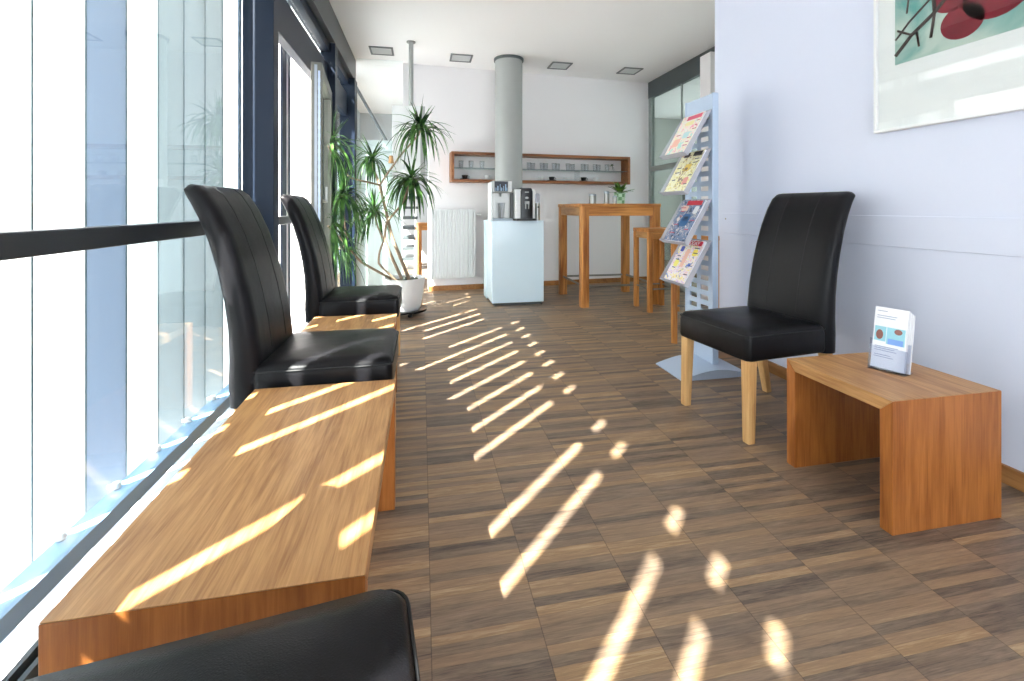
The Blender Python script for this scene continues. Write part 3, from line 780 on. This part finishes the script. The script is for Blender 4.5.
def stool():
    r = empty('bar_stool')
    S, hh = .165, .80
    obj('seat', boxm(-S, S, -S, S, hh - .035, hh), M['bar_x'], r, bevel=.005)
    for s_ in (-1, 1):
        obj('apron', boxm(-S + .04, S - .04, s_ * (S - .018) - .010, s_ * (S - .018) + .010, hh - .095, hh - .035), M['bar_x'], r)
        obj('apron', boxm(s_ * (S - .018) - .010, s_ * (S - .018) + .010, -S + .04, S - .04, hh - .095, hh - .035), M['oak_y'], r)
    for sx in (-1, 1):
        for sy in (-1, 1):
            bm = B(); loft(bm, [rrect(.022, .022, .005, z, n=2, cx=sx * (S - .024), cy=sy * (S - .024)) for z in (0, hh - .035)])
            obj('leg', bm, M['bar_z'], r, smooth=True)
    g = S - .024
    for p_, q_ in (((-g, -g), (g, -g)), ((g, -g), (g, g)), ((g, g), (-g, g)), ((-g, g), (-g, -g))):
        bm = B(); tube(bm, [(p_[0], p_[1], .22), (q_[0], q_[1], .22)], .008, 8); obj('foot_rail', bm, M['steel'], r, smooth=True)
    return r
st = stool()
ST = [(2.285, 4.165, 0, 'beech bar stool at the near right corner of the bar table'),
      (2.03, 3.13, R(-30), 'beech bar stool half hidden behind the magazine stand'),
      (.10, 6.3, R(6), 'wooden stool seen through the doorway left of the radiator')]
for i, (x, y, a, lab) in enumerate(ST):
    r = st if i == 0 else dup(st); r.location = (x, y, 0); r.rotation_euler = (0, 0, a); setp(r, lab, 'stool', 'beech bar stools')

# things on the bar table
def at(px, t):   # pixel column and depth into room coordinates
    u = (px - 512) / 455; ca, sa = math.cos(R(11.2)), math.sin(R(11.2))
    return t * (u * ca + sa), t * (ca - u * sa)
for lab, x, y, r_, hh in (('squat steel shaker on bar table, apart from the others', 1.77, 4.55, .038, .105), ('tall steel shaker beside the green potted herb', 1.915, 4.52, .028, .135), ('short steel shaker right in front of potted herb', 1.972, 4.44, .022, .085)):
    e = empty('shaker', (x, y, HB), label=lab, cat='shaker', group='steel shakers on the bar table')
    obj('body', lathe(B(), [(r_, 0), (r_, hh * .8)], 20), M['steel'], e, smooth=True)
    obj('cap', lathe(B(), [(r_ * .98, hh * .8), (r_ * .98, hh * .95), (r_ * .5, hh)], 20), M['alu'], e, smooth=True)
hp = empty('potted_herb', (2.075, 4.55, HB), label='small leafy plant in a pale green checked pot on bar table', cat='plant')
def checkmat():
    m, nt, b = new_mat('green_check_pot')
    tc = N(nt, 'ShaderNodeTexCoord'); ck = N(nt, 'ShaderNodeTexChecker', Scale=28.0)
    ck.inputs['Color1'].default_value = lin((205, 232, 205)); ck.inputs['Color2'].default_value = lin((120, 170, 120))
    nt.links.new(tc.outputs['Object'], ck.inputs[0]); nt.links.new(ck.outputs[0], b.inputs['Base Color']); b.inputs['Roughness'].default_value = .4
    return m
obj('pot', lathe(B(), [(.050, 0), (.062, .118), (.057, .118), (.053, .10)], 24), checkmat(), hp, smooth=True)
bm = B()
rnd = random.Random(3)
for i in range(26):
    a = i * 2.4; el = rnd.uniform(.25, 1.3); ln = rnd.uniform(.08, .15); w2 = rnd.uniform(.018, .028)
    d = Vector((math.cos(a) * math.cos(el), math.sin(a) * math.cos(el), math.sin(el))); s_ = Vector((-math.sin(a), math.cos(a), 0))
    st0 = Vector((0, 0, .105)) + d * .03; prev = None
    for k in range(6):
        t = k / 5; p_ = st0 + d * ln * t - Vector((0, 0, 1)) * (t * t * .03) ; wd_ = w2 * math.sin(math.pi * min(1, max(.02, t)) ** .8) + .001
        cur = (bm.verts.new(p_ - s_ * wd_), bm.verts.new(p_ + Vector((0, 0, -.004))), bm.verts.new(p_ + s_ * wd_))
        if prev:
            bm.faces.new((prev[0], prev[1], cur[1], cur[0])); bm.faces.new((prev[1], prev[2], cur[2], cur[1]))
        prev = cur
obj('foliage', bm, M['leaf2'], hp, smooth=True)
bm = B()
for i in range(6):
    a = i * 1.05; tube(bm, [(0, 0, .098), (.02 * math.cos(a), .02 * math.sin(a), .14), (.05 * math.cos(a), .05 * math.sin(a), .17)], .0025, 5)
obj('stem', bm, M['leaf2'], hp)

# ------------------------------------------------------------------ wall shelf with cups
def fw(s_, d_, z): return FW @ Vector((s_, -d_, z))     # s along far wall, d out from it
sh = empty('wall_shelf', FW @ Vector((0, 0, 1.31)), WA, 'long open oak wall box shelf with glass board and cups', 'shelf')
S0, S1, SD, SH = .55, 2.90, .19, .36
bm = B(); box(bm, S0, S1, -SD, 0, 0, .032); obj('bottom_board', bm, M['shelf'], sh, bevel=.002)
bm = B(); box(bm, S0, S1, -SD, 0, SH - .032, SH); obj('top_board', bm, M['shelf'], sh, bevel=.002)
obj('side_board', boxm(S0, S0 + .032, -SD, 0, .032, SH - .032), M['shelf'], sh)
obj('side_board', boxm(S1 - .032, S1, -SD, 0, .032, SH - .032), M['shelf'], sh)
obj('glass_board', boxm(S0 + .032, S1 - .032, -SD + .02, -.004, .165, .172), glass('green_glass_board', (.75, .88, .86), fres=1.5), sh)
obj('glass_divider', boxm(2.185, 2.191, -SD + .02, -.004, .032, .165), M['cup'], sh)
obj('glass_edge', boxm(S0 + .032, S1 - .032, -SD + .018, -SD + .0195, .165, .172), M['edge'], sh)
def spx(px):   # distance along the far wall for a photo column (on the shelf's mid depth)
    u = (px - 512) / 455; ca, sa = math.cos(R(11.2)), math.sin(R(11.2))
    k = (u * ca + sa) / (ca - u * sa)         # X/Y
    nx, ny = math.cos(WA), math.sin(WA); ox, oy = WXL + .10 * ny, WYL - .10 * nx
    # (ox + s nx) = k (oy + s ny)
    return (k * oy - ox) / (nx - k * ny)
tb = None
cols_ = [461, 471, 482, 529, 534, 542, 547, 554, 559, 568, 574, 583, 588, 595, 600, 607]
for i, px in enumerate(cols_):
    if tb is None:
        tb = empty('tumbler'); o = obj('body', lathe(B(), [(.026, 0), (.031, .085), (.0285, .085), (.024, .006)], 16), M['cup'], tb, smooth=True)
        obj('rim', lathe(B(), [(.031, .0845), (.0315, .087), (.0285, .087), (.0285, .0845)], 16, cap=False), M['steel'], tb)
        r = tb
    else: r = dup(tb)
    r.location = fw(spx(px), .10 if i < 3 or i % 2 else .05, 1.31 + .1722)
    side = ('clear glass tumbler on the upper glass board, left of the column' if i < 3 else 'clear glass tumbler on the upper glass board, right of the column')
    setp(r, side, 'glass', 'tumblers left of the column' if i < 3 else 'tumblers right of the column')
def cup(name, mat):
    e = empty(name)
    obj('saucer', lathe(B(), [(.035, 0), (.062, .010), (.060, .013), (.03, .004)], 24), mat, e, smooth=True)
    obj('bowl', lathe(B(), [(.022, .006), (.034, .03), (.038, .055), (.035, .055), (.03, .03), (.018, .012)], 20), mat, e, smooth=True)
    bm = B(); tube(bm, [(.036 + .018 * math.sin(k / 7 * math.pi), 0, .022 + .026 * k / 7) for k in range(8)], .0035, 6); obj('handle', bm, mat, e, smooth=True)
    return e
cw = cup('cup', M['white'])
for i, (px, lab) in enumerate([(487, 'white cup on the shelf bottom just left of column'), (541, 'first white cup on the shelf bottom right of the column'), (567, 'white cup on shelf bottom between the two black cups right of column'), (596, 'white cup on the shelf bottom farthest right')]):
    r = cw if i == 0 else dup(cw); r.location = fw(spx(px), .09, 1.342); setp(r, lab, 'cup', 'white cups')
ck_ = cup('cup', M['black'])
for i, (px, lab) in enumerate([(465, 'black cup on shelf bottom at the left end'), (552, 'black cup on shelf bottom, first right of the column'), (584, 'black cup on shelf bottom second one right of the column')]):
    r = ck_ if i == 0 else dup(ck_); r.location = fw(spx(px), .09, 1.342); setp(r, lab, 'cup', 'black cups')
fg = empty('figurine', fw(spx(613), .1, 1.4822), label='small dark sprig ornament on glass board at shelf right end', cat='ornament')
obj('vase', lathe(B(), [(.012, 0), (.018, .03), (.008, .06)], 12), M['cup'], fg, smooth=True)
bm = B(); tube(bm, [(0, 0, .03), (-.01, 0, .08), (-.03, 0, .10)], .003, 6)
for a in range(5): tube(bm, [(-.01, 0, .085), (-.01 + .03 * math.cos(a), .01, .085 + .02 * math.sin(a * 1.3))], [.006, .002], 5)
obj('sprig', bm, M['leaf'], fg)

# radiator
rd = empty('radiator', FW @ Vector((.315, 0, .15)), WA, 'white ribbed panel radiator on the far wall', 'radiator')
bm = B(); RW = .555; RH = .83
box(bm, 0, RW, -.070, -.04, 0, RH)
nr = 17
for i in range(nr):
    x0 = .006 + i * (RW - .012) / nr
    loft(bm, [[(x0 + .002, -.0705, z), (x0 + .006, -.088, z), (x0 + .020, -.088, z), (x0 + .024, -.0705, z)] for z in (.012, RH - .012)])
obj('front_panel', bm, M['white'], rd)
bm = B(); box(bm, 0, RW, -.038, -.022, 0.01, RH - .01); obj('rear_panel', bm, M['white'], rd)
bm = B()
for i in range(26): box(bm, .005 + i * .021, .015 + i * .021, -.075, -.022, RH, RH + .006)
obj('top_grille', bm, M['white'], rd)
obj('mount_bracket', boxm(.08, .11, -.03, 0, .2, .6), M['white'], rd); obj('mount_bracket', boxm(.44, .47, -.03, 0, .2, .6), M['white'], rd)
obj('valve', lathe(B(), [(.014, 0), (.018, .01), (.018, .05), (.012, .06)], 14), M['white'], rd, loc=(RW, -.055, RH - .06), rot=(0, R(90), 0))
# socket
so = empty('wall_socket', FW @ Vector((1.99, 0, .30)), WA, 'white double wall socket low behind the bar table', 'socket')
obj('plate', boxm(-.04, .04, -.012, 0, -.075, .075), M['white'], so, bevel=.002)
bm = B()
for z in (-.036, .036):
    loft(bm, [[(.022 * math.cos(k * .39), y_, z + .022 * math.sin(k * .39)) for k in range(16)] for y_ in (-.0135, -.012)])
obj('recess', bm, M['paper'], so)

# ------------------------------------------------------------------ big plant
pl = empty('dracaena_plant', (-.16, 4.37, 0), label='tall spiky-leaved dragon tree in a white pot near the window', cat='plant')
obj('pot', lathe(B(), [(.135, .055), (.150, .075), (.172, .20), (.190, .345), (.192, .352), (.180, .352), (.176, .30)], 36), M['pot'], pl, smooth=True)
obj('soil', lathe(B(), [(.174, .29), (.176, .315), (.10, .325), (.01, .328)], 24), M['soil'], pl, smooth=True)
obj('saucer', lathe(B(), [(.165, .037), (.205, .045), (.212, .065), (.205, .065), (.16, .052)], 36), M['black'], pl, smooth=True)
bm = B()
for k in range(4):
    a = k * math.pi / 2 + .5; lathe(bm, [(.018, 0), (.022, .01), (.022, .028), (.012, .037)], 12, c=(.11 * math.cos(a), .11 * math.sin(a)))
obj('caster', bm, M['black'], pl, smooth=True)
def pw(px, py, y):   # a photo point placed at depth y of the room, relative to the plant
    u = (px - 512) / 455; ca, sa = math.cos(R(11.2)), math.sin(R(11.2))
    t = y / (ca - u * sa); return Vector((t * (u * ca + sa) + .16, y - 4.37, 1 + (208 - py) / 455 * t))
heads = {'A': pw(420, 128, 4.25), 'B': pw(411, 180, 4.15), 'C': pw(372, 158, 4.55), 'D': pw(328, 146, 3.55), 'E': pw(342, 196, 3.75), 'F': pw(374, 213, 4.40), 'G': pw(328, 226, 3.60), 'H': pw(337, 250, 3.95)}
def path(*p_): return [Vector(q_) for q_ in p_]
def stem(pts, r0, r1):
    pts = [Vector(p_) for p_ in pts]; out = []
    for i in range(len(pts) - 1):
        for k in range(4): out.append(pts[i].lerp(pts[i + 1], k / 4))
    out.append(pts[-1]); n_ = len(out)
    for i in range(1, n_ - 1): out[i] = out[i] * .5 + (out[i - 1] + out[i + 1]) * .25 + Vector((random.uniform(-1, 1), random.uniform(-1, 1), 0)) * .002
    bm = B(); tube(bm, out, [r0 + (r1 - r0) * i / (n_ - 1) for i in range(n_)], 8)
    obj('stem', bm, M['bark'], pl, smooth=True)
soilz = .31
n1 = pw(380, 185, 4.42); n2 = pw(391, 235, 4.35); n3 = pw(384, 240, 4.3); n4 = pw(347, 245, 4.0)
stem([(.05, .02, soilz), n2, n1, pw(374, 170, 4.5), heads['C']], .017, .009)
stem([n1, pw(398, 158, 4.35), heads['A'] + Vector((0, 0, -.05)), heads['A']], .010, .008)
stem([(-.01, -.03, soilz), n3, pw(386, 222, 4.35), pw(402, 205, 4.2), heads['B']], .015, .008)
stem([n3, pw(378, 228, 4.38), heads['F']], .009, .007)
stem([(-.06, 0, soilz), pw(377, 263, 4.3), pw(381, 247, 4.35), n3], .011, .008)
stem([(-.08, .05, soilz), pw(360, 262, 4.2), n4, heads['G']], .012, .008)
stem([n1, pw(350, 178, 4.0), pw(338, 165, 3.75), heads['D']], .009, .006)
stem([n4, pw(344, 215, 3.85), heads['E']], .008, .006)
stem([n4, heads['H']], .008, .006)
rnd = random.Random(11)
def head(c, nleaf, ln):
    bm = B()
    for i in range(nleaf):
        q_ = rnd.random(); a = rnd.uniform(0, 2 * math.pi)
        if q_ < .62: el = R(rnd.uniform(-35, 35)); dr = rnd.uniform(.30, .62); lf = rnd.uniform(.85, 1.15)
        elif q_ < .85: el = R(rnd.uniform(5, 45)); dr = rnd.uniform(.08, .22); lf = rnd.uniform(.7, .95)
        else: el = R(rnd.uniform(50, 85)); dr = rnd.uniform(.02, .08); lf = rnd.uniform(.5, .75)
        l_ = ln * lf; wd_ = rnd.uniform(.010, .016)
        d = Vector((math.cos(a) * math.cos(el), math.sin(a) * math.cos(el), math.sin(el)))
        s_ = d.cross(Vector((0, 0, 1))).normalized()
        p_ = c + Vector((0, 0, rnd.uniform(-.04, .04))) + d * .008; prev = None; dd = d.copy(); K = 8
        for k in range(K + 1):
            t = k / K; ww = wd_ * (min(1, .45 + t * 3) * (1 - t ** 2.4)) + .0006
            nrm = s_.cross(dd).normalized()
            cur = (bm.verts.new(p_ - s_ * ww + nrm * ww * .35), bm.verts.new(p_), bm.verts.new(p_ + s_ * ww + nrm * ww * .35))
            if prev:
                bm.faces.new((prev[0], prev[1], cur[1], cur[0])); bm.faces.new((prev[1], prev[2], cur[2], cur[1]))
            prev = cur; p_ = p_ + dd * (l_ / K); dd = (dd + Vector((0, 0, -1)) * dr * (1 - .5 * t)).normalized()
    for v in bm.verts:
        if v.co.x < -.48: v.co.x = -.48 + (v.co.x + .48) * .04      # leaves bend where they meet the window
    obj('leaf_crown', bm, M['leaf'], pl, smooth=True)
for k, nl, ln in (('A', 62, .40), ('B', 66, .40), ('C', 46, .34), ('D', 60, .38), ('E', 66, .40), ('F', 60, .38), ('G', 56, .40), ('H', 40, .36)):
    head(heads[k], nl, ln)
bm = B(); hb = pw(391, 160, 4.38); tube(bm, [hb + Vector((0, 0, -.03)), hb + Vector((0, 0, .04))], [.026, .018], 8)
obj('cut_stub', bm, plain('fresh_cut_wood', (206, 160, 110), .7, noise=.4, scale=60), pl, smooth=True)
bm = B()
for i in range(8):
    a = rnd.uniform(0, 6.28); rr = rnd.uniform(.05, .12); lathe(bm, [(.004, .318), (.022, .328), (.018, .342), (.003, .348)], 8, c=(.04 + rr * math.cos(a) * .8, rr * math.sin(a)))
obj('pebbles', bm, plain('grey_green_stone', (112, 122, 112), .8, noise=.4, scale=50), pl, smooth=True)['kind'] = 'stuff'

# ------------------------------------------------------------------ stairwell beyond the partition
sw = empty('staircase', (0, 7.4, 0), label='dark open-tread stairs seen through the doorway left of radiator', cat='stairs')
for i in range(12):
    obj('tread', boxm(-.36 + .012 * i, -.12 + .012 * i, .05, .8, .16 + .165 * i, .20 + .165 * i), M['darkgrey'], sw)
obj('stringer', boxm(-.12, -.09, .05, .8, 0, 2.2), M['white'], sw)
bm = B(); tube(bm, [(-.95, -1.2, 2.65), (-.45, -1.0, 1.75)], .02, 10)
r = obj('sloping_handrail', bm, M['greybeam'], loc=(.0, 7.4, .12), smooth=True)
setp(r, 'grey sloping stair rail seen through the clear top of glass partition', 'handrail')
